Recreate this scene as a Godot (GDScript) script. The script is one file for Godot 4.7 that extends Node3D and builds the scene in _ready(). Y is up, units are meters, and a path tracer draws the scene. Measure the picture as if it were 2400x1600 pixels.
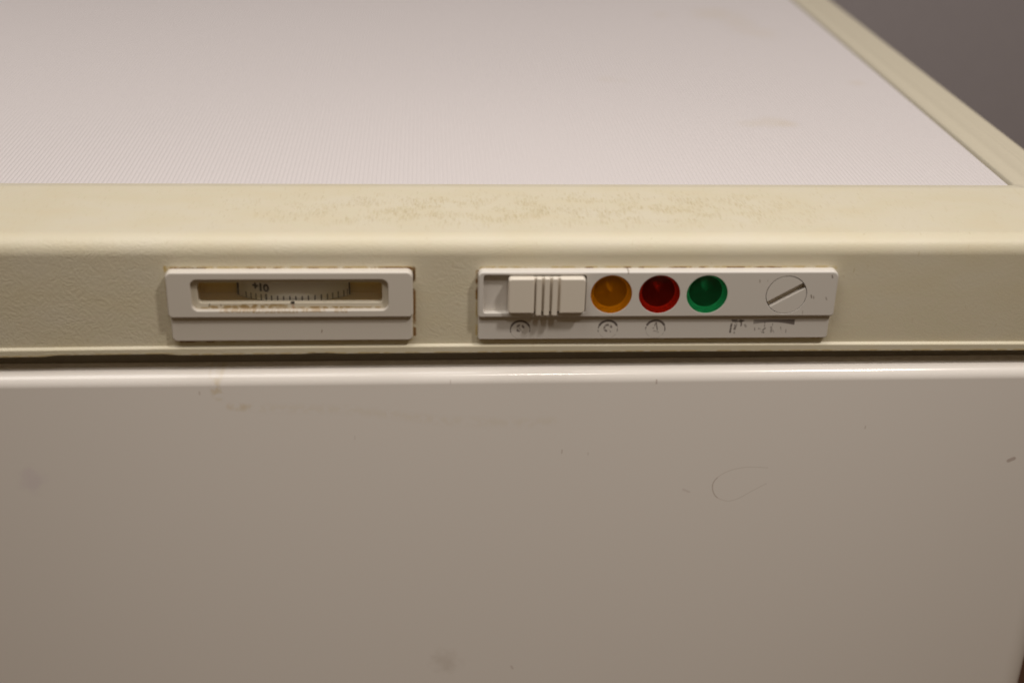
extends Node3D
# A chest freezer seen close up: the front rail of its lid with a thermometer window and a control strip.
# Lengths inside the builders are millimetres; meshes are scaled to metres when they are committed.

const MM := 0.001
const FLOOR_Y := -0.83

# ---------------------------------------------------------------- mesh collecting
class Build:
	var v := PackedVector3Array()
	var n := PackedVector3Array()
	var t := PackedVector2Array()

	func tri(a: Vector3, b: Vector3, c: Vector3, na: Vector3, nb: Vector3, nc: Vector3, ua := Vector2.ZERO, ub := Vector2.ZERO, uc := Vector2.ZERO) -> void:
		var g := (b - a).cross(c - a)
		if g.length_squared() < 1e-14:
			return
		if g.dot(na + nb + nc) > 0.0:   # front faces run clockwise
			v.append_array([a * MM, c * MM, b * MM]); n.append_array([na, nc, nb]); t.append_array([ua, uc, ub])
		else:
			v.append_array([a * MM, b * MM, c * MM]); n.append_array([na, nb, nc]); t.append_array([ua, ub, uc])

	func quad(a: Vector3, b: Vector3, c: Vector3, d: Vector3, na: Vector3, nb: Vector3, nc: Vector3, nd: Vector3, ua := Vector2.ZERO, ub := Vector2.ZERO, uc := Vector2.ZERO, ud := Vector2.ZERO) -> void:
		tri(a, b, c, na, nb, nc, ua, ub, uc)
		tri(a, c, d, na, nc, nd, ua, uc, ud)

	func flat(a: Vector3, b: Vector3, c: Vector3, d: Vector3, nn: Vector3) -> void:
		quad(a, b, c, d, nn, nn, nn, nn, Vector2(a.x, a.y), Vector2(b.x, b.y), Vector2(c.x, c.y), Vector2(d.x, d.y))

	func box(lo: Vector3, hi: Vector3, inward := false) -> void:
		var s := -1.0 if inward else 1.0
		for ax in 3:
			for e in 2:
				var nn := Vector3.ZERO
				nn[ax] = (1.0 if e else -1.0) * s
				var p := []
				for k in [[0, 0], [1, 0], [1, 1], [0, 1]]:
					var q := Vector3.ZERO
					q[ax] = hi[ax] if e else lo[ax]
					var b := (ax + 1) % 3
					var c := (ax + 2) % 3
					q[b] = hi[b] if k[0] else lo[b]
					q[c] = hi[c] if k[1] else lo[c]
					p.append(q)
				flat(p[0], p[1], p[2], p[3], nn)

	func arrays(map: Callable) -> Array:
		var a := []
		a.resize(Mesh.ARRAY_MAX)
		a[Mesh.ARRAY_VERTEX] = v
		a[Mesh.ARRAY_NORMAL] = n
		var uv := PackedVector2Array()
		uv.resize(t.size())
		for i in t.size():
			uv[i] = map.call(t[i])
		a[Mesh.ARRAY_TEX_UV] = uv
		return a


func mesh_of(parts: Array) -> ArrayMesh:   # [[Build, material, uv map], ...]
	var m := ArrayMesh.new()
	for p in parts:
		m.add_surface_from_arrays(Mesh.PRIMITIVE_TRIANGLES, p[0].arrays(p[2] if p.size() > 2 else func(q): return q * 0.01))
		m.surface_set_material(m.get_surface_count() - 1, p[1])
	return m


func part(called: String, mesh: Mesh, parent: Node, label := "") -> MeshInstance3D:
	var o := MeshInstance3D.new()
	o.name = called
	o.mesh = mesh
	parent.add_child(o, true)
	if label:
		o.set_meta("label", label)
	return o


# ---------------------------------------------------------------- outlines
# a rounded rectangle: {x0, x1, y0, y1, r}; ring() gives its points and outward directions, grown by `by`
func rr(x0: float, x1: float, y0: float, y1: float, r) -> Dictionary:
	return {"x0": x0, "x1": x1, "y0": y0, "y1": y1, "r": r if r is Array else [r, r, r, r]}


func disc(x: float, y: float, r: float) -> Dictionary:
	return rr(x - r, x + r, y - r, y + r, r)


func ring(s: Dictionary, by := 0.0, step := 0.7) -> Array:
	var pts := PackedVector2Array()
	var out := PackedVector2Array()
	var corners := [Vector2(s.x1, s.y0), Vector2(s.x1, s.y1), Vector2(s.x0, s.y1), Vector2(s.x0, s.y0)]
	var dirs := [Vector2(1, -1), Vector2(1, 1), Vector2(-1, 1), Vector2(-1, -1)]
	for k in 4:
		var r: float = s.r[k]
		var c: Vector2 = corners[k] - dirs[k] * r
		var a0 := -PI / 2 + k * PI / 2
		var seg := maxi(3, int(r * PI / 2 / step * 1.6))
		for i in seg + 1:
			var d := Vector2.from_angle(a0 + PI / 2 * i / seg)
			pts.append(c + d * maxf(r + by, 0.001)); out.append(d)
		# the straight run to the next corner
		var r2: float = s.r[(k + 1) % 4]
		var c2: Vector2 = corners[(k + 1) % 4] - dirs[(k + 1) % 4] * r2
		var d1 := Vector2.from_angle(a0 + PI / 2)
		var p1 := c + d1 * (r + by)
		var p2 := c2 + d1 * (r2 + by)
		var cnt := int(p1.distance_to(p2) / step)
		for i in range(1, cnt):
			pts.append(p1.lerp(p2, float(i) / cnt)); out.append(d1)
	return [pts, out]


# a slab with a rounded front edge and openings whose rims are rounded too; the openings' walls end at their own depth
func plate(b: Build, s: Dictionary, zf: float, zb: float, bevel: float, holes := [], face := true, step := 0.7) -> void:
	var nb := 4
	var rings := []
	for k in nb + 1:
		var a := PI / 2 * k / nb
		rings.append([ring(s, -bevel * (1 - cos(a)), step), zf - bevel + bevel * sin(a), a])
	edge(b, rings, zb, 1.0)
	var loops := [rings[nb][0][0]]
	for h in holes:
		var hb: float = h.bevel
		var hr := []
		for k in nb + 1:
			var a := PI / 2 * k / nb
			hr.append([ring(h.shape, hb * (1 - cos(a)), step), zf - hb + hb * sin(a), a])
		edge(b, hr, h.depth, -1.0)
		loops.append(hr[nb][0][0])
	if not face:
		return
	# the face is cut into bands through the middle of each opening, so that no piece has a hole in it
	var cuts := [s.x0 - 1.0, s.x1 + 1.0]
	for h in holes:
		cuts.append((h.shape.x0 + h.shape.x1) / 2.0)
	cuts.sort()
	for c in cuts.size() - 1:
		var band := PackedVector2Array([Vector2(cuts[c], s.y0 - 1), Vector2(cuts[c + 1], s.y0 - 1), Vector2(cuts[c + 1], s.y1 + 1), Vector2(cuts[c], s.y1 + 1)])
		var pieces := Geometry2D.intersect_polygons(loops[0], band)
		for k in range(1, loops.size()):
			var left: Array[PackedVector2Array] = []
			for q in pieces:
				left.append_array(Geometry2D.clip_polygons(q, loops[k]))
			pieces = left
		for piece in pieces:
			var idx := Geometry2D.triangulate_polygon(piece)
			for i in range(0, idx.size(), 3):
				var p := piece[idx[i]]
				var q := piece[idx[i + 1]]
				var r := piece[idx[i + 2]]
				b.tri(Vector3(p.x, p.y, zf), Vector3(q.x, q.y, zf), Vector3(r.x, r.y, zf), Vector3.BACK, Vector3.BACK, Vector3.BACK, p, q, r)


func edge(b: Build, rings: Array, zb: float, sign: float) -> void:
	var all := [[rings[0][0], zb, 0.0]] + rings
	for k in all.size() - 1:
		var p: Array = all[k][0]
		var q: Array = all[k + 1][0]
		var m: int = p[0].size()
		for i in m:
			var j := (i + 1) % m
			var na := Vector3(p[1][i].x * sign, p[1][i].y * sign, 0) * cos(all[k][2]) + Vector3.BACK * sin(all[k][2])
			var nb := Vector3(p[1][j].x * sign, p[1][j].y * sign, 0) * cos(all[k][2]) + Vector3.BACK * sin(all[k][2])
			var nc := Vector3(q[1][j].x * sign, q[1][j].y * sign, 0) * cos(all[k + 1][2]) + Vector3.BACK * sin(all[k + 1][2])
			var nd := Vector3(q[1][i].x * sign, q[1][i].y * sign, 0) * cos(all[k + 1][2]) + Vector3.BACK * sin(all[k + 1][2])
			b.quad(Vector3(p[0][i].x, p[0][i].y, all[k][1]), Vector3(p[0][j].x, p[0][j].y, all[k][1]), Vector3(q[0][j].x, q[0][j].y, all[k + 1][1]), Vector3(q[0][i].x, q[0][i].y, all[k + 1][1]), na, nb, nc, nd, p[0][i], p[0][j], q[0][j], q[0][i])


# a turned shape about the z axis through (x, y): profile of [radius, z]
func lathe(b: Build, x: float, y: float, prof: Array, seg := 72) -> void:
	for k in prof.size() - 1:
		var d := Vector2(prof[k + 1][0] - prof[k][0], prof[k + 1][1] - prof[k][1])
		var nn := Vector2(-d.y, d.x).normalized()     # in (radius, z)
		if nn.y < 0.0 or (absf(nn.y) < 1e-6 and nn.x > 0.0):
			nn = -nn
		for i in seg:
			var a := Vector2.from_angle(TAU * i / seg)
			var c := Vector2.from_angle(TAU * (i + 1) / seg)
			var o := Vector3(x, y, 0)
			var na := Vector3(a.x * nn.x, a.y * nn.x, nn.y)
			var nc := Vector3(c.x * nn.x, c.y * nn.x, nn.y)
			b.quad(o + Vector3(a.x * prof[k][0], a.y * prof[k][0], prof[k][1]), o + Vector3(c.x * prof[k][0], c.y * prof[k][0], prof[k][1]), o + Vector3(c.x * prof[k + 1][0], c.y * prof[k + 1][0], prof[k + 1][1]), o + Vector3(a.x * prof[k + 1][0], a.y * prof[k + 1][0], prof[k + 1][1]), na, nc, nc, na)


# ---------------------------------------------------------------- materials
func lin(r: float, g: float, b: float) -> Color:
	return Color(r, g, b).linear_to_srgb()


func mat(called: String, c: Color, rough: float, spec := 0.5) -> StandardMaterial3D:
	var m := StandardMaterial3D.new()
	m.resource_name = called
	m.albedo_color = c
	m.roughness = rough
	m.metallic_specular = spec
	return m


func noise(sd: int, freq: float, kind := FastNoiseLite.TYPE_SIMPLEX_SMOOTH, oct := 3) -> FastNoiseLite:
	var f := FastNoiseLite.new()
	f.seed = sd
	f.frequency = freq
	f.noise_type = kind
	f.fractal_octaves = oct
	return f


func blend(im: Image, x: int, y: int, c: Color, a: float) -> void:
	if x >= 0 and y >= 0 and x < im.get_width() and y < im.get_height() and a > 0.0:
		im.set_pixel(x, y, im.get_pixel(x, y).lerp(c, minf(a, 1.0)))


# a worn stroke along points given in pixels
func stroke(im: Image, pts: Array, width: float, c: Color, a: float, worn: FastNoiseLite = null, soft := 1.0) -> void:
	var lo := Vector2(1e9, 1e9)
	var hi := -lo
	for p in pts:
		lo = lo.min(p); hi = hi.max(p)
	for y in range(int(lo.y - width - 3), int(hi.y + width + 4)):
		for x in range(int(lo.x - width - 3), int(hi.x + width + 4)):
			var d := 1e9
			for i in pts.size() - 1:
				d = minf(d, Geometry2D.get_closest_point_to_segment(Vector2(x, y), pts[i], pts[i + 1]).distance_to(Vector2(x, y)))
			var k := clampf((width * 0.5 - d) / soft + 0.5, 0.0, 1.0)
			if k > 0.0:
				if worn:
					k *= clampf(worn.get_noise_2d(x, y) * 2.0 + 0.72, 0.0, 1.0)
				blend(im, x, y, c, k * a)


func arc(c: Vector2, r: float, a0: float, a1: float, m := 24) -> Array:
	var out := []
	for i in m + 1:
		out.append(c + Vector2.from_angle(deg_to_rad(lerpf(a0, a1, float(i) / m))) * Vector2(r, -r))
	return out


func tex(im: Image) -> ImageTexture:
	return ImageTexture.create_from_image(im)


# ---------------------------------------------------------------- the scene
func _ready() -> void:
	set_view()
	set_light()
	build_setting()
	build_freezer()


func set_view() -> void:
	var cam := Camera3D.new()
	cam.name = "camera"
	add_child(cam)
	var right := Vector3(0.99792739, 0.02345718, 0.05992228)
	var up := Vector3(0.00558364, 0.89611715, -0.44378247)
	var fwd := Vector3(0.06410727, -0.44319727, -0.89412887)
	cam.transform = Transform3D(Basis(right, up, -fwd).orthonormalized(), Vector3(-0.03205363, 0.22159864, 0.44706443))
	var lens := CameraAttributesPhysical.new()
	lens.frustum_focal_length = 46.287
	lens.frustum_focus_distance = 0.526
	lens.exposure_aperture = 5.6
	lens.frustum_near = 0.02
	lens.frustum_far = 30.0
	cam.attributes = lens
	cam.fov = 29.064
	cam.near = 0.02
	cam.far = 30.0
	cam.current = true


func set_light() -> void:
	var we := WorldEnvironment.new()
	we.name = "environment"
	var e := Environment.new()
	e.background_mode = Environment.BG_COLOR
	e.background_color = lin(0.112, 0.082, 0.046)
	e.tonemap_mode = Environment.TONE_MAPPER_LINEAR
	e.tonemap_exposure = 1.0
	e.sdfgi_enabled = true
	e.ssao_enabled = true
	e.ssil_enabled = true
	we.environment = e
	add_child(we)
	# a broad ceiling panel overhead, two lamps in front of the lid to the left and to the right, and a narrow downlight
	lamp("ceiling_light", Vector3(-0.05, 1.6, 0.0), Vector2(1.2, 0.6), Color(1.0, 1.0, 1.0), 1.06)
	lamp("ceiling_light_001", Vector3(-0.45, 1.15, 0.48), Vector2(0.7, 0.5), Color(1.0, 0.975, 0.94), 0.52)
	lamp("ceiling_light_002", Vector3(0.5, 1.05, 0.44), Vector2(0.09, 0.09), Color(1.0, 0.97, 0.93), 0.6)
	var d := SpotLight3D.new()
	d.name = "downlight"
	d.light_color = Color(1.0, 0.975, 0.935)
	d.light_energy = 0.27
	d.light_size = 0.05
	d.spot_range = 8.0
	d.spot_attenuation = 2.0
	d.spot_angle = 9.0
	d.spot_angle_attenuation = 1.0
	d.shadow_enabled = true
	add_child(d)
	d.look_at_from_position(Vector3(0.15, 1.3, 0.85), Vector3(0.01, -0.035, 0.0), Vector3.UP)


func lamp(called: String, at: Vector3, size: Vector2, c: Color, energy: float) -> void:
	var l := AreaLight3D.new()
	l.name = called
	l.area_size = size
	l.area_normalize_energy = true
	l.light_color = c
	l.light_energy = energy
	l.area_range = 8.0
	l.shadow_enabled = true
	add_child(l)
	l.look_at_from_position(at, Vector3(0.0, 0.0, 0.0), Vector3.FORWARD)


func build_setting() -> void:
	var wall_m := mat("wall_paint", lin(0.40, 0.36, 0.375), 0.9)
	var wn := NoiseTexture2D.new()
	wn.width = 512; wn.height = 512; wn.seamless = true
	wn.noise = noise(4, 0.02, FastNoiseLite.TYPE_SIMPLEX_SMOOTH, 5)
	var wr := Gradient.new()
	wr.set_color(0, Color(0.98, 0.98, 0.98)); wr.set_color(1, Color(1, 1, 1))
	wn.color_ramp = wr
	wall_m.albedo_texture = wn
	wall_m.uv1_triplanar = true
	wall_m.uv1_scale = Vector3(4, 4, 4)
	var b := Build.new()
	b.box(Vector3(-2200, FLOOR_Y * 1000, -1140), Vector3(2600, 1500, -1020))
	var w := part("wall", mesh_of([[b, wall_m]]), self)
	w.set_meta("kind", "structure")
	var floor_m := mat("floor_covering", lin(0.13, 0.055, 0.025), 0.7)
	var fn := NoiseTexture2D.new()
	fn.width = 512; fn.height = 512; fn.seamless = true
	fn.noise = noise(9, 0.03, FastNoiseLite.TYPE_SIMPLEX_SMOOTH, 5)
	var ramp := Gradient.new()
	ramp.set_color(0, Color(0.8, 0.8, 0.8)); ramp.set_color(1, Color(1, 1, 1))
	fn.color_ramp = ramp
	floor_m.albedo_texture = fn
	floor_m.uv1_triplanar = true
	floor_m.uv1_scale = Vector3(3, 3, 3)
	var g := Build.new()
	g.box(Vector3(-2200, FLOOR_Y * 1000 - 60, -1020), Vector3(2600, FLOOR_Y * 1000, 2200))
	var fl := part("floor", mesh_of([[g, floor_m]]), self)
	fl.set_meta("kind", "structure")


# ---------------------------------------------------------------- the freezer
# lid footprint in mm: front plane z = 0, right side x = 241
const LX0 := -760.0
const LX1 := 241.0
const LZ1 := -640.0
var white_m: StandardMaterial3D


func build_freezer() -> void:
	var f := Node3D.new()
	f.name = "chest_freezer"
	add_child(f)
	f.position = Vector3.ZERO
	f.set_meta("label", "old white chest freezer with yellowed lid rim, thermometer window and control strip")
	f.set_meta("category", "freezer")
	white_m = mat("white_plastic", lin(0.66, 0.62, 0.58), 0.42)
	cabinet(f)
	lid_frame(f)
	lid_panel(f)
	thermometer(f)
	control_strip(f)


func cabinet(f: Node3D) -> void:
	# front face z = 3, right side x = 236; the upper edge is rolled over with a radius of 6 mm
	var x0 := -755.0
	var x1 := 236.0
	var z0 := 3.0
	var z1 := -632.0
	var top := -11.7
	var levels := []     # [inset, y]
	levels.append([70.0, top])
	for k in 9:
		var a := PI / 2 * k / 8
		levels.append([5.0 - 5.0 * sin(a), top - 5.0 + 5.0 * cos(a)])
	for y in [-60.0, -150.0, -400.0, FLOOR_Y * 1000 + 25.0]:
		levels.append([0.0, y])
	var b := Build.new()
	var rest := Build.new()
	var prev := []
	for k in levels.size():
		var ins: float = levels[k][0]
		var yy: float = levels[k][1]
		var pts := footprint(x0 + ins, x1 - ins, z1 + ins, z0 - ins, maxf(14.0 - ins, 2.0))
		var row := []
		for p in pts:
			var up := 1.0 if k <= 1 else (clampf((yy - (top - 5.0)) / 5.0, 0.0, 1.0))
			var nn: Vector3 = p[1] * sqrt(1.0 - up * up) + Vector3.UP * up
			var tilt: float = 0.0027 * p[0].x if yy > -100.0 else 0.0
			row.append([Vector3(p[0].x, yy + tilt, p[0].z), nn.normalized()])
		if k > 0:
			sweep(b, rest, prev, row, pts, func(q): return Vector2(q.x, q.y))
		prev = row
	var plain := mat("white_enamel", lin(0.88, 0.83, 0.795), 0.17)
	# front sheet: x -260..260, y -200..0
	var im := Image.create(2048, 800, false, Image.FORMAT_RGB8)
	var base := plain.albedo_color
	im.fill(Color.WHITE)
	var to := func(x: float, y: float) -> Vector2: return Vector2((x + 260.0) / 520.0 * 2048.0, -y / 203.125 * 800.0)
	var n1 := noise(21, 0.05)
	var tan_c := Color(0.90, 0.83, 0.68)
	# a dried yellowish run below the gap and the faint line it left
	for d in [[-113.5, -9.0, -112.0, -19.0, 3.0, 0.30], [-109.0, -9.5, -111.5, -15.5, 1.6, 0.35], [-112.6, -18.0, -111.4, -20.8, 3.6, 0.45], [-107.5, -25.5, -102.5, -26.2, 2.4, 0.5], [-104.0, -24.8, -100.0, -25.6, 1.6, 0.35]]:
		stroke(im, [to.call(d[0], d[1]), to.call(d[2], d[3])], d[4] * 3.94, tan_c, d[5] * 0.6, n1, 6.0)
	stroke(im, [to.call(-98.0, -25.8), to.call(-60.0, -27.4), to.call(-26.0, -32.5), to.call(8.0, -33.6), to.call(16.0, -33.0)], 12.0, tan_c, 0.09, n1, 10.0)
	# smudges
	for d in [[-186.0, -57.0, 6.0, Color(0.93, 0.90, 0.95), 0.38], [-25.0, -151.0, 6.5, Color(0.88, 0.86, 0.84), 0.42]]:
		smudge(im, to.call(d[0], d[1]), d[2] * 3.94, d[3], d[4], n1)
	# scratches and specks
	var loop := []
	for q in [[104.0, -55.6], [95.4, -55.2], [88.0, -57.0], [83.4, -60.6], [82.3, -64.5], [84.2, -69.0], [88.9, -71.2], [93.5, -70.0], [98.0, -67.0], [105.0, -62.6]]:
		loop.append(to.call(q[0], q[1]))
	var fine := []
	for k in loop.size() - 1:
		for q in 6:
			fine.append(loop[k].cubic_interpolate(loop[k + 1], loop[maxi(k - 1, 0)], loop[mini(k + 2, loop.size() - 1)], q / 6.0))
	loop = fine
	stroke(im, loop, 1.2, Color(0.78, 0.75, 0.72), 0.3, null, 1.4)
	stroke(im, loop.slice(17, 32), 1.4, Color(0.6, 0.53, 0.5), 0.28, null, 1.2)
	for s in [[203.0, -53.6, 205.0, -52.6, 1.6, 0.75], [56.0, -15.4, 56.0, -16.8, 0.5, 0.8], [20.6, -46.2, 20.5, -47.8, 0.3, 0.7], [31.0, -47.6, 31.0, -48.6, 0.3, 0.4], [141.3, -36.8, 141.3, -37.8, 0.4, 0.6], [-23.5, -15.0, -23.5, -16.2, 0.3, 0.6], [70.5, -65.4, 73.0, -66.6, 0.9, 0.25], [-118.5, -19.0, -118.5, -20.0, 0.5, 0.5], [-60.5, -39.0, -60.6, -40.4, 0.3, 0.35], [3.0, -154.0, 3.6, -155.4, 0.8, 0.4]]:
		stroke(im, [to.call(s[0], s[1]), to.call(s[2], s[3])], s[4] * 3.94, Color(0.45, 0.34, 0.29), s[5] * 0.36, null, 1.8)
	var front := plain.duplicate() as StandardMaterial3D
	front.resource_name = "white_enamel_front"
	front.albedo_texture = tex(im)
	front.texture_repeat = false
	var uvmap := func(q: Vector2) -> Vector2: return Vector2((q.x + 260.0) / 520.0, -q.y / 203.125)
	part("cabinet", mesh_of([[b, front, uvmap], [rest, plain]]), f, "white enamelled steel cabinet below the lid")
	var gs := Build.new()
	gs.box(Vector3(-735, -12.6, -620), Vector3(225, -4.0, -8))
	part("gasket", mesh_of([[gs, mat("gasket_rubber", lin(0.24, 0.205, 0.165), 0.7)]]), f, "dark seal in the gap under the lid")
	var pl := Build.new()
	pl.box(Vector3(-740, FLOOR_Y * 1000, -620), Vector3(220, FLOOR_Y * 1000 + 30.0, -22))
	part("plinth", mesh_of([[pl, mat("plinth_paint", lin(0.05, 0.05, 0.05), 0.6)]]), f)


func smudge(im: Image, at: Vector2, r: float, c: Color, a: float, worn: FastNoiseLite) -> void:
	for y in range(int(at.y - r * 1.8), int(at.y + r * 1.8)):
		for x in range(int(at.x - r * 1.8), int(at.x + r * 1.8)):
			var d := (Vector2(x, y) - at).length() / r + worn.get_noise_2d(x * 0.6, y * 0.6) * 0.5
			blend(im, x, y, c, a * smoothstep(1.15, 0.15, d))


# plan outline of a rounded rectangle, from the back left corner along the left side, the front, the right side and the back: [point, outward, on the front?]
func footprint(x0: float, x1: float, z1: float, z0: float, r: float) -> Array:
	var out := []
	var cs := [Vector2(x0 + r, z1 + r), Vector2(x0 + r, z0 - r), Vector2(x1 - r, z0 - r), Vector2(x1 - r, z1 + r)]
	var a0 := [PI * 1.5, PI, PI * 0.5, 0.0]        # angle in the (x, z) plane, turning clockwise seen from above
	for k in 4:
		for i in 9:
			var a: float = a0[k] - PI / 2 * i / 8
			var d := Vector2.from_angle(a)
			var p: Vector2 = cs[k] + d * r
			out.append([Vector3(p.x, 0, p.y), Vector3(d.x, 0, d.y), k == 1 and i == 8])
		if k == 1:
			for x in front_stops():
				out.append([Vector3(clampf(x, x0 + r, x1 - r), 0, z0), Vector3(0, 0, 1), true])
	return out


func front_stops() -> Array:
	var s := [-600.0, -400.0]
	for i in 105:
		s.append(-260.0 + i * 5.0)
	for x in [TH0, TH1, CP0, CP1]:
		s.append(x)
	s.sort()
	return s


func sweep(front: Build, rest: Build, a: Array, b: Array, pts: Array, uv: Callable) -> void:
	var m := a.size()
	for i in m:
		var j := (i + 1) % m
		var t: Build = front if pts[i][2] and a[i][0].x > -261.0 and a[j][0].x < 261.0 else rest
		t.quad(a[i][0], a[j][0], b[j][0], b[i][0], a[i][1], a[j][1], b[j][1], b[i][1], uv.call(a[i][0]), uv.call(a[j][0]), uv.call(b[j][0]), uv.call(b[i][0]))


# openings in the front rail behind the two inserts
const TH0 := -119.5
const TH1 := -45.0
const CP0 := -12.0
const CP1 := 117.0
const OP0 := 6.0
const OP1 := 28.6


func lid_frame(f: Node3D) -> void:
	# [front inset, side inset, y, corner radius, normal up, normal inwards, arc length, follows the sag]
	var lv := []
	var R := 7.0
	lv.append([30.0, 30.0, -4.3, 4.0, -1.0, 0.0, -9.0, 1.0])
	lv.append([-0.7, -0.7, -4.3, 14.0, -1.0, 0.0, -6.8, 1.0])
	lv.append([-1.3, -1.3, -3.8, 14.0, 0.0, 0.0, -6.0, 1.0])
	lv.append([-1.3, -1.3, -1.7, 14.0, 0.0, 0.0, -3.5, 1.0])
	lv.append([-1.0, -1.0, -1.15, 14.0, 0.75, 0.0, -2.5, 1.0])
	lv.append([0.0, 0.0, -0.75, 13.0, 0.75, 0.0, -1.2, 1.0])
	lv.append([0.0, 0.0, -0.6, 13.0, 0.0, 0.0, -1.0, 1.0])
	lv.append([0.0, 0.0, OP0, 13.0, 0.0, 0.0, OP0, 0.0])
	lv.append([0.0, 0.0, OP1, 13.0, 0.0, 0.0, OP1, 0.0])
	for k in 9:
		var a := PI / 2 * k / 8
		lv.append([R - R * cos(a), R - R * cos(a), 35.0 + R * sin(a), 13.0 - (R - R * cos(a)), sin(a), 0.0, 35.0 + R * a, 0.0])
	lv.append([20.0, 10.6, 42.0, 6.0, 1.0, 0.0, 58.0, 0.0, -0.25, 0.1])
	lv.append([24.0, 11.3, 42.0, 5.5, 1.0, 0.0, 62.0, 0.0, -0.55, -0.1])
	lv.append([26.0, 12.0, 42.0, 5.0, 1.0, 0.0, 64.0, 0.0, -0.1, 0.25])
	lv.append([30.0, 14.0, 42.0, 5.0, 1.0, 0.0, 68.0, 0.0, 0.0, 0.0])
	lv.append([53.0, 20.4, 42.05, 4.0, 1.0, 0.0, 91.0, 0.0, 0.0, 0.2])
	lv.append([54.3, 22.6, 42.3, 4.0, 1.0, 0.0, 92.3, 0.0, 0.3, 0.0])
	lv.append([55.8, 24.4, 42.2, 3.5, 0.97, 0.2, 94.5, 0.0])
	lv.append([60.0, 25.2, 41.55, 3.0, 0.95, 0.3, 98.0, 0.0])
	lv.append([64.0, 26.0, 40.2, 2.0, 0.9, 0.44, 102.4, 0.0])
	lv.append([65.0, 26.1, 37.8, 1.5, 0.2, 0.98, 105.0, 0.0])
	lv.append([70.0, 33.0, 37.7, 1.5, 1.0, 0.0, 110.0, 0.0])
	var b := Build.new()
	var rest := Build.new()
	var prev := []
	var prev_s := 0.0
	for k in lv.size():
		var l: Array = lv[k]
		var pts := frame_outline(l[0], l[1], l[3])
		var row := []
		for p in pts:
			var up: float = l[4]
			var nn: Vector3
			if l[5] > 0.0:
				nn = Vector3.UP * up - p[1] * l[5]
			else:
				nn = p[1] * sqrt(maxf(0.0, 1.0 - up * up)) + Vector3.UP * up
			var x: float = p[0].x
			var dy := 0.0
			if l[7] > 0.0:
				dy = -0.85 * minf(pow(x / 190.0, 2.0), 2.0) if x < 0.0 else -0.45 * minf(pow(x / 200.0, 2.0), 2.0)
				if k <= 3 and k >= 0 and k != 3 and p[2]:       # a chipped and uneven lower edge
					if x > -171.0 and x < -126.0:
						dy += 0.55
					elif x > -76.0 and x < -69.0:
						dy += 0.35
			if l.size() > 8:
				dy += l[8] * absf(p[1].x)
				nn += p[1] * l[9] * absf(p[1].x)
			row.append([Vector3(x, l[2] + dy, p[0].z), nn.normalized()])
		if k > 0:
			var m := row.size()
			for i in m:
				var j := (i + 1) % m
				var xm: float = (row[i][0].x + row[j][0].x) / 2
				var on_front: bool = pts[i][2] and row[i][0].x > -261.0 and row[j][0].x < 260.5
				if k == 8 and on_front and ((xm > TH0 and xm < TH1) or (xm > CP0 and xm < CP1)):
					continue
				var t: Build = b if on_front else rest
				t.quad(prev[i][0], prev[j][0], row[j][0], row[i][0], prev[i][1], prev[j][1], row[j][1], row[i][1], Vector2(prev[i][0].x, prev_s), Vector2(prev[j][0].x, prev_s), Vector2(row[j][0].x, l[6]), Vector2(row[i][0].x, l[6]))
		prev = row
		prev_s = l[6]
	var cream := lin(0.67, 0.61, 0.475)
	var grain := grain_image()
	var front := mat("yellowed_plastic", Color.WHITE, 0.46)
	front.albedo_texture = tex(rail_image(cream))
	front.heightmap_enabled = true
	front.heightmap_texture = tex(grain)
	front.heightmap_scale = 0.013
	var uvmap := func(q: Vector2) -> Vector2: return Vector2((q.x + 262.0) / 524.0, 1.0 - (q.y + 12.0) / 131.0)
	var side := mat("yellowed_plastic_side", lin(0.60, 0.54, 0.42), 0.46)
	part("lid_frame", mesh_of([[b, front, uvmap], [rest, side]]), f, "yellowed cream plastic rim of the lid")


func frame_outline(fi: float, si: float, r: float) -> Array:
	return footprint(LX0 + si, LX1 - si, LZ1 + si, -fi, r)


func grain_image() -> Image:
	var w := 2048
	var h := 512
	var im := Image.create(w, h, false, Image.FORMAT_L8)
	var a := noise(3, 0.16, FastNoiseLite.TYPE_SIMPLEX_SMOOTH, 2)
	var c := noise(8, 0.03, FastNoiseLite.TYPE_SIMPLEX_SMOOTH, 2)
	var d := noise(5, 0.11, FastNoiseLite.TYPE_SIMPLEX_SMOOTH, 2)
	for y in h:
		for x in w:
			# wrinkles: ridges of a bent noise
			var wx := x + c.get_noise_2d(x, y) * 14.0
			var wy := y * 1.25 + c.get_noise_2d(x + 900, y) * 14.0
			var r := 1.0 - absf(d.get_noise_2d(wx, wy)) * 2.2
			var v := 0.45 * clampf(r, 0.0, 1.0) + 0.35 * (a.get_noise_2d(x, y * 1.1) * 0.5 + 0.5)
			# the grain is worn smooth towards the right and on top
			var keep := clampf(1.15 - x / 1500.0 + c.get_noise_2d(x * 0.4, y * 0.4 + 300) * 0.4, 0.25, 1.0)
			if y < 300:
				keep *= 0.5
			v = 0.5 + (v - 0.5) * keep
			im.set_pixel(x, y, Color(v, v, v))
	return im


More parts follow.
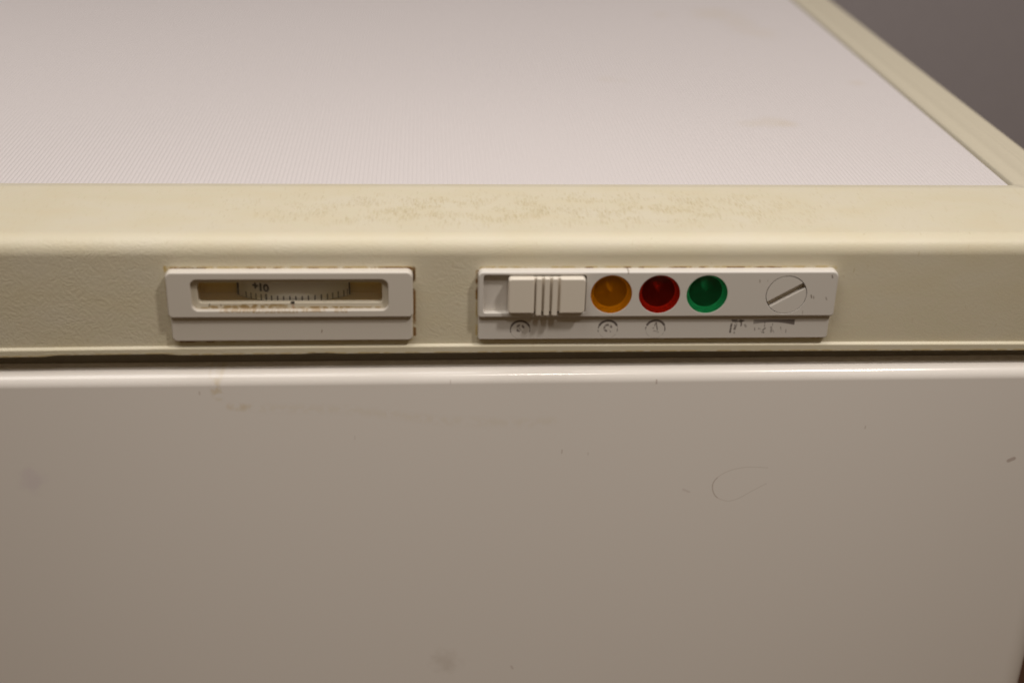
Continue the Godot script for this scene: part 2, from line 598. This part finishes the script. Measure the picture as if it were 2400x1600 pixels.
func rail_image(cream: Color) -> Image:
	var w := 2048
	var h := 512
	var im := Image.create(w, h, false, Image.FORMAT_RGB8)
	var n1 := noise(31, 0.006, FastNoiseLite.TYPE_SIMPLEX_SMOOTH, 4)
	var n2 := noise(32, 0.07, FastNoiseLite.TYPE_SIMPLEX_SMOOTH, 3)
	var yel := lin(0.65, 0.57, 0.40)
	for y in h:
		for x in w:
			var k := clampf(0.22 + 0.5 * n1.get_noise_2d(x, y * 2.0), 0.0, 0.6) + 0.06 * n2.get_noise_2d(x, y)
			im.set_pixel(x, y, cream.lerp(yel, clampf(k, 0.0, 1.0)))
	# to(): x and arc length in mm to pixels
	var to := func(x: float, s: float) -> Vector2: return Vector2((x + 262.0) / 524.0 * w, (1.0 - (s + 12.0) / 131.0) * h)
	var rng := RandomNumberGenerator.new()
	rng.seed = 77
	# worn pits filled with grime on top of the rail, thickest in the middle where hands lift the lid
	var pit := lin(0.36, 0.27, 0.13)
	var pit2 := lin(0.50, 0.40, 0.21)
	var cl := noise(41, 0.035, FastNoiseLite.TYPE_SIMPLEX_SMOOTH, 3)
	var made := 0
	while made < 11000:
		var x := rng.randf_range(-215.0, 215.0)
		var s := rng.randf_range(47.0, 92.0)
		var mid := exp(-pow((x - 12.0) / 100.0, 4.0)) * exp(-pow((s - 67.0) / 15.0, 4.0))
		var odds := 0.02 + 1.1 * mid * clampf(cl.get_noise_2d(x * 2.0 + 500, s * 3.0) * 1.8 + 0.5, 0.0, 1.0)
		made += 1 if rng.randf() < 0.35 else 0
		if rng.randf() > odds:
			continue
		var l := rng.randf_range(0.8, 3.4)
		var lean := rng.randf_range(-0.06, 0.06)
		var p: Vector2 = to.call(x, s)
		var q: Vector2 = to.call(x + l * lean, s + l)
		stroke(im, [p, q], rng.randf_range(0.8, 1.7), pit if rng.randf() < 0.15 else pit2, rng.randf_range(0.04, 0.21), null, 1.7)
	# faint scuffs on the front face and the rolled edge
	for i in 90:
		var x := rng.randf_range(-240.0, 235.0)
		var s := rng.randf_range(0.0, 48.0)
		stroke(im, [to.call(x, s), to.call(x + rng.randf_range(-0.7, 0.7), s - rng.randf_range(0.3, 1.8))], rng.randf_range(0.7, 1.3), pit, rng.randf_range(0.1, 0.4), null, 1.0)
	# rust-brown dirt caught round the inserts
	var rust := lin(0.16, 0.065, 0.015)
	var dark := lin(0.05, 0.03, 0.012)
	var ochre := lin(0.45, 0.29, 0.07)
	var rn := noise(51, 0.045, FastNoiseLite.TYPE_SIMPLEX_SMOOTH, 4)
	grime(im, to, [-127.0, -37.4], 30.4, rn, ochre, 1.7, 0.45)
	grime(im, to, [-125.5, -113.0], 30.3, rn, rust, 0.95, 1.0)
	grime(im, to, [-121.5, -114.0], 30.4, null, dark, 0.5, 0.55)
	grime(im, to, [-98.0, -84.0], 30.3, rn, rust, 0.7, 0.9)
	grime(im, to, [-76.0, -72.0], 30.3, rn, rust, 0.7, 0.8)
	grime(im, to, [-68.0, -60.0], 30.3, rn, rust, 0.6, 0.8)
	grime(im, to, [-52.0, -37.0], 30.3, rn, rust, 1.0, 1.0)
	grime(im, to, [-12.0, 121.0], 30.4, rn, ochre, 1.4, 0.4)
	for s in [[24.0, 29.0], [41.0, 48.0], [58.0, 64.0], [66.0, 71.0], [80.0, 86.0], [90.0, 100.0]]:
		grime(im, to, s, 30.3, rn, rust, 0.8, 0.9)
	for v in [[-37.0, 3.0, 30.5, rust, 1.0, 0.8], [-37.1, 22.0, 31.0, dark, 0.8, 0.6], [-127.2, 18.0, 20.5, rust, 1.0, 0.8], [-127.3, 22.0, 31.0, ochre, 1.0, 0.7], [-13.6, 18.0, 29.0, rust, 1.2, 0.9], [-13.6, 3.0, 20.0, ochre, 0.9, 0.5]]:
		stroke(im, [to.call(v[0], v[1]), to.call(v[0], v[2])], v[4] * 3.9, v[3], v[5], rn, 2.0)
	for v in [[-124.0, -112.0, 0.9, rust, 1.0, 0.7], [-112.0, -38.0, 0.9, ochre, 1.0, 0.5], [-11.0, 118.0, 0.9, ochre, 1.0, 0.5]]:
		stroke(im, [to.call(v[0], v[2]), to.call(v[1], v[2])], v[4] * 3.9, v[3], v[5], rn, 2.0)
	# brownish line worn along the lower lip
	stroke(im, [to.call(-240.0, -5.9), to.call(236.0, -5.9)], 3.0, ochre, 0.6, rn, 2.0)
	return im


func grime(im: Image, to: Callable, xs: Array, s: float, worn, c: Color, width: float, a: float) -> void:
	stroke(im, [to.call(xs[0], s), to.call(xs[1], s)], width * 3.9, c, a, worn, 2.2)


func lid_panel(f: Node3D) -> void:
	# fine ribs run from front to back, 1.82 mm apart
	var m := mat("white_laminate", lin(0.69, 0.64, 0.64), 0.36)
	var im := Image.create(1500, 900, false, Image.FORMAT_RGB8)
	im.fill(Color.WHITE)
	var nn := noise(61, 0.03)
	var to := func(x: float, z: float) -> Vector2: return Vector2((x + 740.0) / 960.0 * 1500.0, -z / 640.0 * 900.0)
	var tan_c := Color(0.94, 0.89, 0.76)
	for d in [[131.0, -148.0, 12.0, 0.8], [138.0, -146.0, 6.0, 0.6], [120.0, -147.0, 7.0, 0.5], [194.0, -221.0, 6.0, 0.9], [61.0, -223.0, 7.0, 0.5], [70.0, -221.0, 4.0, 0.4], [116.0, -378.0, 10.0, 0.75], [154.0, -380.0, 22.0, 0.75], [170.0, -334.0, 16.0, 0.55], [160.0, -352.0, 14.0, 0.5]]:
		smudge(im, to.call(d[0], d[1]), d[2] * 1.5, tan_c, d[3] * 0.22, nn)
	m.albedo_texture = tex(im)
	var b := Build.new()
	var pitch := 1.82
	var x := -735.5
	var prev := [Vector3(x, 0, 0), Vector3.UP]
	while x < 210.2:
		for k in range(1, 9):
			var ph := TAU * k / 8
			var px := x + pitch * k / 8
			var y := 0.2 * (1.0 - cos(ph)) * 0.5
			var ny := Vector3(-0.2 * 0.5 * TAU / pitch * sin(ph), 1, 0).normalized()
			var cur := [Vector3(px, y, 0), ny]
			var zz := [-57.0, -617.0]
			var pts := []
			for q in [[prev, 0], [cur, 0], [cur, 1], [prev, 1]]:
				pts.append(Vector3(q[0][0].x, 40.95 + q[0][0].y, zz[q[1]]))
			var uvs := []
			for q in pts:
				uvs.append(Vector2((q.x + 740.0) / 960.0, -q.z / 640.0))
			b.quad(pts[0], pts[1], pts[2], pts[3], prev[1], cur[1], cur[1], prev[1], uvs[0], uvs[1], uvs[2], uvs[3])
			prev = cur
		x += pitch
	# its right edge, above the channel along the rim
	b.quad(Vector3(x, 40.95, -57), Vector3(x, 40.95, -617), Vector3(x, 39.2, -617), Vector3(x, 39.2, -57), Vector3.RIGHT, Vector3.RIGHT, Vector3.RIGHT, Vector3.RIGHT)
	part("lid_panel", mesh_of([[b, m, func(q): return q]]), f, "finely ribbed white top sheet of the lid with faint yellow stains")


func thermometer(f: Node3D) -> void:
	var b := Build.new()
	var win := rr(-118.2, -46.4, 14.9, 27.3, 2.6)
	# upper block (proud) and lower strip of one moulding
	plate(b, rr(-127.0, -37.3, 11.9, 30.3, [1.6, 2.4, 2.4, 1.6]), 3.6, 0.0, 0.75, [{"shape": win, "depth": 1.5, "bevel": 0.35}])
	plate(b, rr(-126.6, -37.6, 1.7, 13.5, [1.8, 0.5, 0.5, 1.8]), 2.2, 0.0, 0.7)
	var m := white_m.duplicate() as StandardMaterial3D
	m.resource_name = "cream_white_plastic"
	m.albedo_color = lin(0.66, 0.61, 0.55)
	var im := Image.create(1000, 330, false, Image.FORMAT_RGB8)
	im.fill(Color.WHITE)
	var to := func(x: float, y: float) -> Vector2: return Vector2((x + 130.0) * 10.0, (32.0 - y) * 10.0)
	var wn := noise(71, 0.08)
	stroke(im, [to.call(-71.3, 6.4), to.call(-71.5, 5.3)], 2.5, Color(0.5, 0.4, 0.32), 0.7, null, 1.5)
	for s in [[-108.0, -95.0, 14.6], [-96.0, -80.0, 14.4], [-78.0, -70.0, 14.7], [-66.0, -62.0, 14.5]]:
		stroke(im, [to.call(s[0], s[2]), to.call(s[1], s[2])], 9.0, Color(0.72, 0.55, 0.3), 0.35, wn, 4.0)
	m.albedo_texture = tex(im)
	var uvmap := func(q: Vector2) -> Vector2: return Vector2((q.x + 130.0) / 100.0, (32.0 - q.y) / 33.0)
	var h := part("thermometer", mesh_of([[b, m, uvmap]]), f, "thermometer with a long window in a white bezel")
	# inner frame round the dial opening
	var fr := Build.new()
	plate(fr, rr(-119.0, -45.6, 14.2, 28.2, 2.0), 1.6, 0.9, 0.1, [{"shape": rr(-116.0, -48.7, 17.2, 25.4, 1.4), "depth": -0.6, "bevel": 0.3}])
	var fm := mat("stained_plastic", Color.WHITE, 0.4)
	var fi := Image.create(760, 150, false, Image.FORMAT_RGB8)
	fi.fill(lin(0.62, 0.56, 0.46))
	var fto := func(x: float, y: float) -> Vector2: return Vector2((x + 120.0) * 10.0, (29.0 - y) * 10.0)
	var fn := noise(72, 0.035, FastNoiseLite.TYPE_SIMPLEX_SMOOTH, 4)
	for s in [[-117.0, -48.0, 15.2, 10.0, 0.5], [-112.0, -90.0, 15.8, 10.0, 0.7], [-100.0, -84.0, 16.3, 9.0, 0.7], [-75.0, -60.0, 15.4, 8.0, 0.6]]:
		stroke(fi, [fto.call(s[0], s[2]), fto.call(s[1], s[2])], s[3], lin(0.30, 0.19, 0.07), s[4], fn, 4.0)
	stroke(fi, [fto.call(-111.9, 17.0), fto.call(-112.4, 15.9)], 2.2, lin(0.04, 0.03, 0.02), 0.9, null, 1.5)
	stroke(fi, [fto.call(-108.0, 16.6), fto.call(-107.8, 16.1)], 3.0, lin(0.1, 0.06, 0.03), 0.7, null, 1.5)
	stroke(fi, [fto.call(-81.6, 16.7), fto.call(-81.6, 15.2)], 9.0, lin(0.42, 0.2, 0.12), 0.35, null, 4.0)
	fm.albedo_texture = tex(fi)
	part("window_frame", mesh_of([[fr, fm, func(q: Vector2) -> Vector2: return Vector2((q.x + 120.0) / 76.0, (29.0 - q.y) / 15.0)]]), h)
	var ch := Build.new()
	ch.box(Vector3(-117.6, 15.6, -11.0), Vector3(-47.2, 30.0, -0.5), true)
	# its front is open
	var keep := Build.new()
	for i in range(0, ch.v.size(), 3):
		if ch.n[i].z < -0.5:
			continue
		for k in 3:
			keep.v.append(ch.v[i + k]); keep.n.append(ch.n[i + k]); keep.t.append(ch.t[i + k])
	part("dial_chamber", mesh_of([[keep, mat("amber_stained_plastic", lin(0.92, 0.72, 0.32), 0.5)]]), h, "yellowed hollow behind the window")
	# the curved scale
	var dl := Build.new()
	var r := 35.3
	var cx := -82.1
	var cz := -1.6 - r
	var amax := asin(21.1 / r)
	var seg := 40
	for i in seg:
		var a0 := lerpf(-amax, amax, float(i) / seg)
		var a1 := lerpf(-amax, amax, float(i + 1) / seg)
		var d0 := Vector3(sin(a0), 0, cos(a0))
		var d1 := Vector3(sin(a1), 0, cos(a1))
		var o := Vector3(cx, 0, cz)
		var lo := Vector3.UP * 16.0
		var hi := Vector3.UP * 29.6
		var u0 := Vector2(float(i) / seg, 1)
		var u1 := Vector2(float(i + 1) / seg, 1)
		dl.quad(o + d0 * r + lo, o + d1 * r + lo, o + d1 * r + hi, o + d0 * r + hi, d0, d1, d1, d0, u0, u1, Vector2(u1.x, 0), Vector2(u0.x, 0))
		dl.quad(o + d0 * r + lo, o + d1 * r + lo, o + d1 * (r - 1.2) + lo, o + d0 * (r - 1.2) + lo, Vector3.DOWN, Vector3.DOWN, Vector3.DOWN, Vector3.DOWN, u0, u1, u1, u0)
	for e in [-1.0, 1.0]:
		var d := Vector3(sin(amax * e), 0, cos(amax * e))
		var o := Vector3(cx, 0, cz)
		var nn := Vector3(e * cos(amax), 0, -sin(amax))
		var uu := Vector2(0.003 if e < 0 else 0.997, 0.9)
		dl.quad(o + d * r + Vector3.UP * 16.0, o + d * (r - 1.2) + Vector3.UP * 16.0, o + d * (r - 1.2) + Vector3.UP * 29.6, o + d * r + Vector3.UP * 29.6, nn, nn, nn, nn, uu, uu, uu, uu)
	var di := Image.create(1100, 320, false, Image.FORMAT_RGB8)
	di.fill(lin(0.64, 0.61, 0.56))
	var ink := lin(0.025, 0.025, 0.04)
	# arc 45 mm long, 13.6 mm high: 23.5 px per mm
	var deg := rad_to_deg(amax)
	var at := func(px: float) -> float:            # column where a sight line at this photograph column meets the dial
		var xx := (px - 1245.0) / 40.0
		return (asin(clampf(xx / r, -1, 1)) / amax * 0.5 + 0.5) * 1100.0
	for px in [545.0, 622.0, 700.0, 780.0, 938.0, 1030.0, 1118.0, 1212.0, 1300.0, 1392.0, 1482.0, 1578.0, 1670.0, 1758.0, 1834.0, 1915.0, 1995.0]:
		stroke(di, [Vector2(at.call(px), 316), Vector2(at.call(px), 268)], 12.5, ink, 0.95, null, 4.0)
	stroke(di, [Vector2(at.call(856.0), 316), Vector2(at.call(856.0), 262)], 20.0, ink, 0.9, null, 3.0)
	stroke(di, [Vector2(12, 316), Vector2(12, 0)], 26.0, ink, 0.85, null, 3.0)
	stroke(di, [Vector2(1092, 316), Vector2(1092, 0)], 18.0, ink, 0.85, null, 3.0)
	stroke(di, [Vector2(1068, 316), Vector2(1068, 262)], 8.0, ink, 0.85, null, 3.0)
	# +10
	var bx: float = at.call(698.0)
	stroke(di, [Vector2(bx - 21, 187), Vector2(bx + 21, 187)], 21.0, ink, 0.9, null, 5.0)
	stroke(di, [Vector2(bx, 168), Vector2(bx, 208)], 21.0, ink, 0.9, null, 5.0)
	bx = at.call(780.0)
	stroke(di, [Vector2(bx, 168), Vector2(bx, 226)], 23.0, ink, 0.9, null, 5.0)
	bx = at.call(862.0)
	var zero := []
	for i in 33:
		var a := TAU * i / 32
		zero.append(Vector2(bx + cos(a) * 19.0, 198 + sin(a) * 29.0))
	stroke(di, zero, 21.0, ink, 0.9, null, 5.0)
	var dm := mat("printed_scale", Color.WHITE, 0.5)
	dm.albedo_texture = tex(di)
	dm.texture_repeat = false
	part("dial", mesh_of([[dl, dm, func(q): return q]]), h, "curved white scale with ticks and the figure +10")
	var po := Build.new()
	po.box(Vector3(-82.3, 16.9, 1.5), Vector3(-80.95, 17.75, 1.75))
	part("pointer", mesh_of([[po, mat("pointer_ink", lin(0.05, 0.04, 0.035), 0.6)]]), h)
	var gl := Build.new()
	plate(gl, rr(-116.6, -48.1, 16.6, 26.0, 1.4), 0.75, 0.5, 0.05)
	var gm := mat("dusty_pane", Color(0.86, 0.80, 0.68, 0.11), 0.3)
	gm.transparency = BaseMaterial3D.TRANSPARENCY_ALPHA
	part("window_pane", mesh_of([[gl, gm]]), h)


func control_strip(f: Node3D) -> void:
	var lamps := [[36.35, 21.05, "orange"], [54.45, 21.0, "red"], [72.45, 20.95, "green"]]
	var lr := 7.75
	var screw := Vector2(102.6, 20.6)
	var slot := rr(-11.3, 26.9, 13.6, 28.9, 1.0)
	var b := Build.new()
	var holes := [{"shape": slot, "depth": 1.4, "bevel": 0.3}]
	for l in lamps:
		holes.append({"shape": disc(l[0], l[1], lr), "depth": 0.5, "bevel": 0.12})
	holes.append({"shape": disc(screw.x, screw.y, 7.8), "depth": 0.4, "bevel": 0.1})
	plate(b, rr(-13.3, 121.8, 11.6, 30.2, [1.2, 2.6, 2.0, 1.2]), 3.6, 0.0, 0.75, holes)
	plate(b, rr(-13.1, 120.9, 1.8, 13.2, [1.2, 0.5, 0.5, 1.0]), 2.2, 0.0, 0.55)
	# floor of the slot
	b.flat(Vector3(-11.9, 13.0, 1.45), Vector3(27.5, 13.0, 1.45), Vector3(27.5, 29.5, 1.45), Vector3(-11.9, 29.5, 1.45), Vector3.BACK)
	var m := white_m.duplicate() as StandardMaterial3D
	m.resource_name = "white_plastic_printed"
	m.albedo_texture = tex(strip_print())
	var uvmap := func(q: Vector2) -> Vector2: return Vector2((q.x + 15.0) / 140.0, (32.0 - q.y) / 32.0)
	part("control_panel", mesh_of([[b, m, uvmap]]), f, "white control strip with worn printed symbols along its lower edge")
	# the slide switch: two pads with three ribs between them
	var sw := Build.new()
	plate(sw, rr(-2.2, 7.5, 14.3, 28.5, [0.5, 0.5, 1.2, 1.2]), 6.0, 1.6, 0.7)
	plate(sw, rr(16.9, 26.4, 14.3, 28.5, [1.2, 1.4, 0.5, 0.5]), 6.0, 1.6, 0.7)
	plate(sw, rr(5.5, 19.0, 14.5, 28.3, 0.3), 4.4, 1.6, 0.2)
	var swm := mat("ivory_plastic", lin(0.74, 0.675, 0.59), 0.45)
	var s := part("slide_switch", mesh_of([[sw, swm]]), f, "ivory slide switch pushed to the right of its slot")
	for x in [8.05, 11.0, 13.95]:
		var rb := Build.new()
		plate(rb, rr(x, x + 2.05, 13.7, 28.8, 0.5), 6.6, 4.3, 0.45, [], true, 0.4)
		part("grip_rib", mesh_of([[rb, swm]]), s)
	# the indicator lamps: coloured cups behind flush windows
	var looks := {
		"orange": [lin(0.95, 0.30, 0.004), "orange indicator lamp next to the slide switch", lin(0.5, 0.47, 0.43)],
		"red": [lin(0.66, 0.016, 0.004), "red indicator lamp between the orange and the green one", lin(0.22, 0.2, 0.19)],
		"green": [lin(0.02, 0.52, 0.16), "green indicator lamp nearest the slotted screw", lin(0.22, 0.21, 0.19)],
	}
	for l in lamps:
		var look: Array = looks[l[2]]
		# a moulded lens filled solid with clear coloured plastic: smooth front, pale stepped rim, darker ringed middle
		var g := Build.new()
		var dome := []
		for k in 13:
			var q := k / 12.0
			dome.append([lr * (1.0 - q), 3.5 + 0.12 * sin(q * PI / 2)])
		lathe(g, l[0], l[1], dome)
		var gm := mat(l[2] + "_lens", look[0], 0.06)
		gm.refraction_enabled = true
		gm.refraction_scale = 0.049
		gm.albedo_color.a = 0.0
		var lp := part("indicator_lamp", mesh_of([[g, gm]]), f, look[1])
		var rim := Build.new()
		lathe(rim, l[0], l[1], [[lr, 3.5], [lr - 0.1, 3.0], [6.85, -0.2], [6.72, -0.6], [6.45, -0.9], [6.2, -1.0]])
		part("lamp_rim", mesh_of([[rim, mat("lamp_rim_plastic", lin(0.9, 0.88, 0.84), 0.25)]]), lp)
		var mid := Build.new()
		var prof := [[6.2, -1.0]]
		var rad := 6.2
		while rad > 0.5:
			prof.append([rad - 0.1, -1.2]); prof.append([rad - 0.53, -0.98])
			rad -= 0.53
		prof.append([0.0, -1.0])
		lathe(mid, l[0], l[1], prof)
		part("lamp_core", mesh_of([[mid, mat("lamp_core_plastic", look[2], 0.18)]]), lp)
	# the slotted adjusting screw
	var sb := Build.new()
	var dir := Vector2.from_angle(deg_to_rad(30.8))
	var nrm := dir.orthogonal()
	# half discs on both sides of the slot, built in the slot's own axes and turned
	var half := 1.3
	for side in [-1.0, 1.0]:
		var outline := PackedVector2Array()
		var R := 7.55
		var a0 := asin(half / R)
		for i in 41:
			var a := lerpf(a0, PI - a0, i / 40.0)
			outline.append(Vector2(cos(a) * R, sin(a) * R * side))
		var world := PackedVector2Array()
		for p in outline:
			world.append(screw + dir * p.x + nrm * -p.y * -1.0)
		var idx := Geometry2D.triangulate_polygon(world)
		for i in range(0, idx.size(), 3):
			var p := world[idx[i]]
			var q := world[idx[i + 1]]
			var r := world[idx[i + 2]]
			sb.tri(Vector3(p.x, p.y, 3.55), Vector3(q.x, q.y, 3.55), Vector3(r.x, r.y, 3.55), Vector3.BACK, Vector3.BACK, Vector3.BACK)
		for i in 40:
			var p := world[i]
			var q := world[i + 1]
			var np := Vector3(p.x - screw.x, p.y - screw.y, 0).normalized()
			var nq := Vector3(q.x - screw.x, q.y - screw.y, 0).normalized()
			sb.quad(Vector3(p.x, p.y, 3.55), Vector3(q.x, q.y, 3.55), Vector3(q.x, q.y, 0.3), Vector3(p.x, p.y, 0.3), np, nq, nq, np)
		var p0 := world[0]
		var p1 := world[40]
		var nw := Vector3(nrm.x, nrm.y, 0) * -signf((world[20] - screw).dot(nrm))
		sb.flat(Vector3(p0.x, p0.y, 3.55), Vector3(p1.x, p1.y, 3.55), Vector3(p1.x, p1.y, 0.3), Vector3(p0.x, p0.y, 0.3), nw)
	var f0 := screw - dir * 7.6
	var f1 := screw + dir * 7.6
	var df := Build.new()
	df.flat(Vector3(f0.x - nrm.x * half, f0.y - nrm.y * half, 1.3), Vector3(f1.x - nrm.x * half, f1.y - nrm.y * half, 1.3), Vector3(f1.x + nrm.x * half, f1.y + nrm.y * half, 1.3), Vector3(f0.x + nrm.x * half, f0.y + nrm.y * half, 1.3), Vector3.BACK)
	var ds := mat("dirty_plastic", lin(0.52, 0.46, 0.37), 0.6)
	part("adjusting_screw", mesh_of([[sb, white_m], [df, ds]]), f, "white slotted adjusting screw")


func strip_print() -> Image:
	var im := Image.create(1400, 320, false, Image.FORMAT_RGB8)
	im.fill(Color.WHITE)
	var to := func(x: float, y: float) -> Vector2: return Vector2((x + 15.0) * 10.0, (32.0 - y) * 10.0)
	var ink := Color(0.42, 0.39, 0.39)
	var grey := Color(0.52, 0.49, 0.49)
	var wn := noise(81, 0.05, FastNoiseLite.TYPE_SIMPLEX_SMOOTH, 4)
	# three worn round symbols under the switch and the lamps
	var k := 0
	for x in [2.75, 36.0, 54.1]:
		var c: Vector2 = to.call(x, 6.0)
		stroke(im, arc(c, 37.0, 30.0, 150.0), 8.0, ink, 0.85, null, 3.0)
		stroke(im, arc(c, 37.0, -10.0, 195.0), 4.0, ink, 0.75, wn, 2.0)
		stroke(im, arc(c, 36.5, 0.0, 360.0), 2.5, grey, 0.25, wn, 2.0)
		if k < 2:
			stroke(im, arc(c + Vector2(0, -6), 13.0, 20.0, 250.0), 8.0, grey, 0.85, wn, 3.0)
			stroke(im, [c + Vector2(-2, -6), c + Vector2(10, 10)], 5.0, grey, 0.6, wn, 3.0)
		else:
			stroke(im, [c + Vector2(2, -28), c + Vector2(8, 2)], 4.0, ink, 0.75, wn, 2.0)
			stroke(im, [c + Vector2(2, -28), c + Vector2(-8, -4)], 5.0, grey, 0.6, wn, 3.0)
			stroke(im, [c + Vector2(-4, 8), c + Vector2(12, 12)], 7.0, grey, 0.4, wn, 3.0)
		k += 1
	# what is left of a word and of a wedge-shaped scale
	for s in [[83.3, 9.6, 83.0, 4.6, 7, 0.8], [83.4, 9.4, 87.6, 9.5, 11, 0.8], [85.0, 8.8, 84.6, 6.0, 10, 0.7], [87.0, 9.4, 86.9, 7.2, 5, 0.75], [86.4, 9.0, 87.1, 7.4, 5, 0.7], [88.4, 7.6, 88.9, 6.8, 8, 0.35], [84.4, 4.9, 84.6, 4.2, 6, 0.45], [92.3, 6.4, 92.4, 5.3, 3, 0.6], [94.0, 6.2, 95.4, 4.6, 8, 0.5], [95.4, 4.8, 96.3, 6.2, 7, 0.5], [96.0, 8.8, 96.0, 7.0, 3, 0.7], [95.6, 5.4, 96.0, 4.3, 4, 0.8], [99.0, 8.2, 99.1, 7.2, 3, 0.5], [98.6, 6.6, 98.9, 4.6, 8, 0.4], [99.6, 5.2, 99.9, 4.4, 4, 0.5], [102.3, 6.6, 102.9, 4.6, 4, 0.4], [104.5, 5.6, 104.6, 4.4, 4, 0.5]]:
		stroke(im, [to.call(s[0], s[1]), to.call(s[2], s[3])], s[4], ink, s[5], wn, 2.5)
	for i in 40:
		var u := i / 40.0
		var top := 9.6
		var low := 8.3 + 0.9 * sin(u * PI) - 0.5 * u
		stroke(im, [to.call(lerpf(91.8, 107.6, u), top), to.call(lerpf(91.8, 107.6, u), low)], 6.0, ink, 0.35 + 0.35 * u, null, 3.0)
	# nicks and specks
	for s in [[119.0, 28.6, 119.3, 27.6, 4, 0.6], [112.0, 20.6, 112.3, 19.4, 4, 0.55], [113.0, 20.0, 113.2, 19.2, 5, 0.3], [117.8, 19.6, 118.2, 18.6, 4, 0.35], [91.8, 26.8, 91.9, 25.9, 3.5, 0.4], [94.8, 26.8, 94.9, 26.2, 3.0, 0.2], [109.6, 14.0, 109.6, 12.8, 2.5, 0.3], [42.2, 29.6, 42.2, 30.6, 5.0, 0.4]]:
		stroke(im, [to.call(s[0], s[1]), to.call(s[2], s[3])], s[4], Color(0.35, 0.28, 0.22), s[5], null, 2.0)
	return im
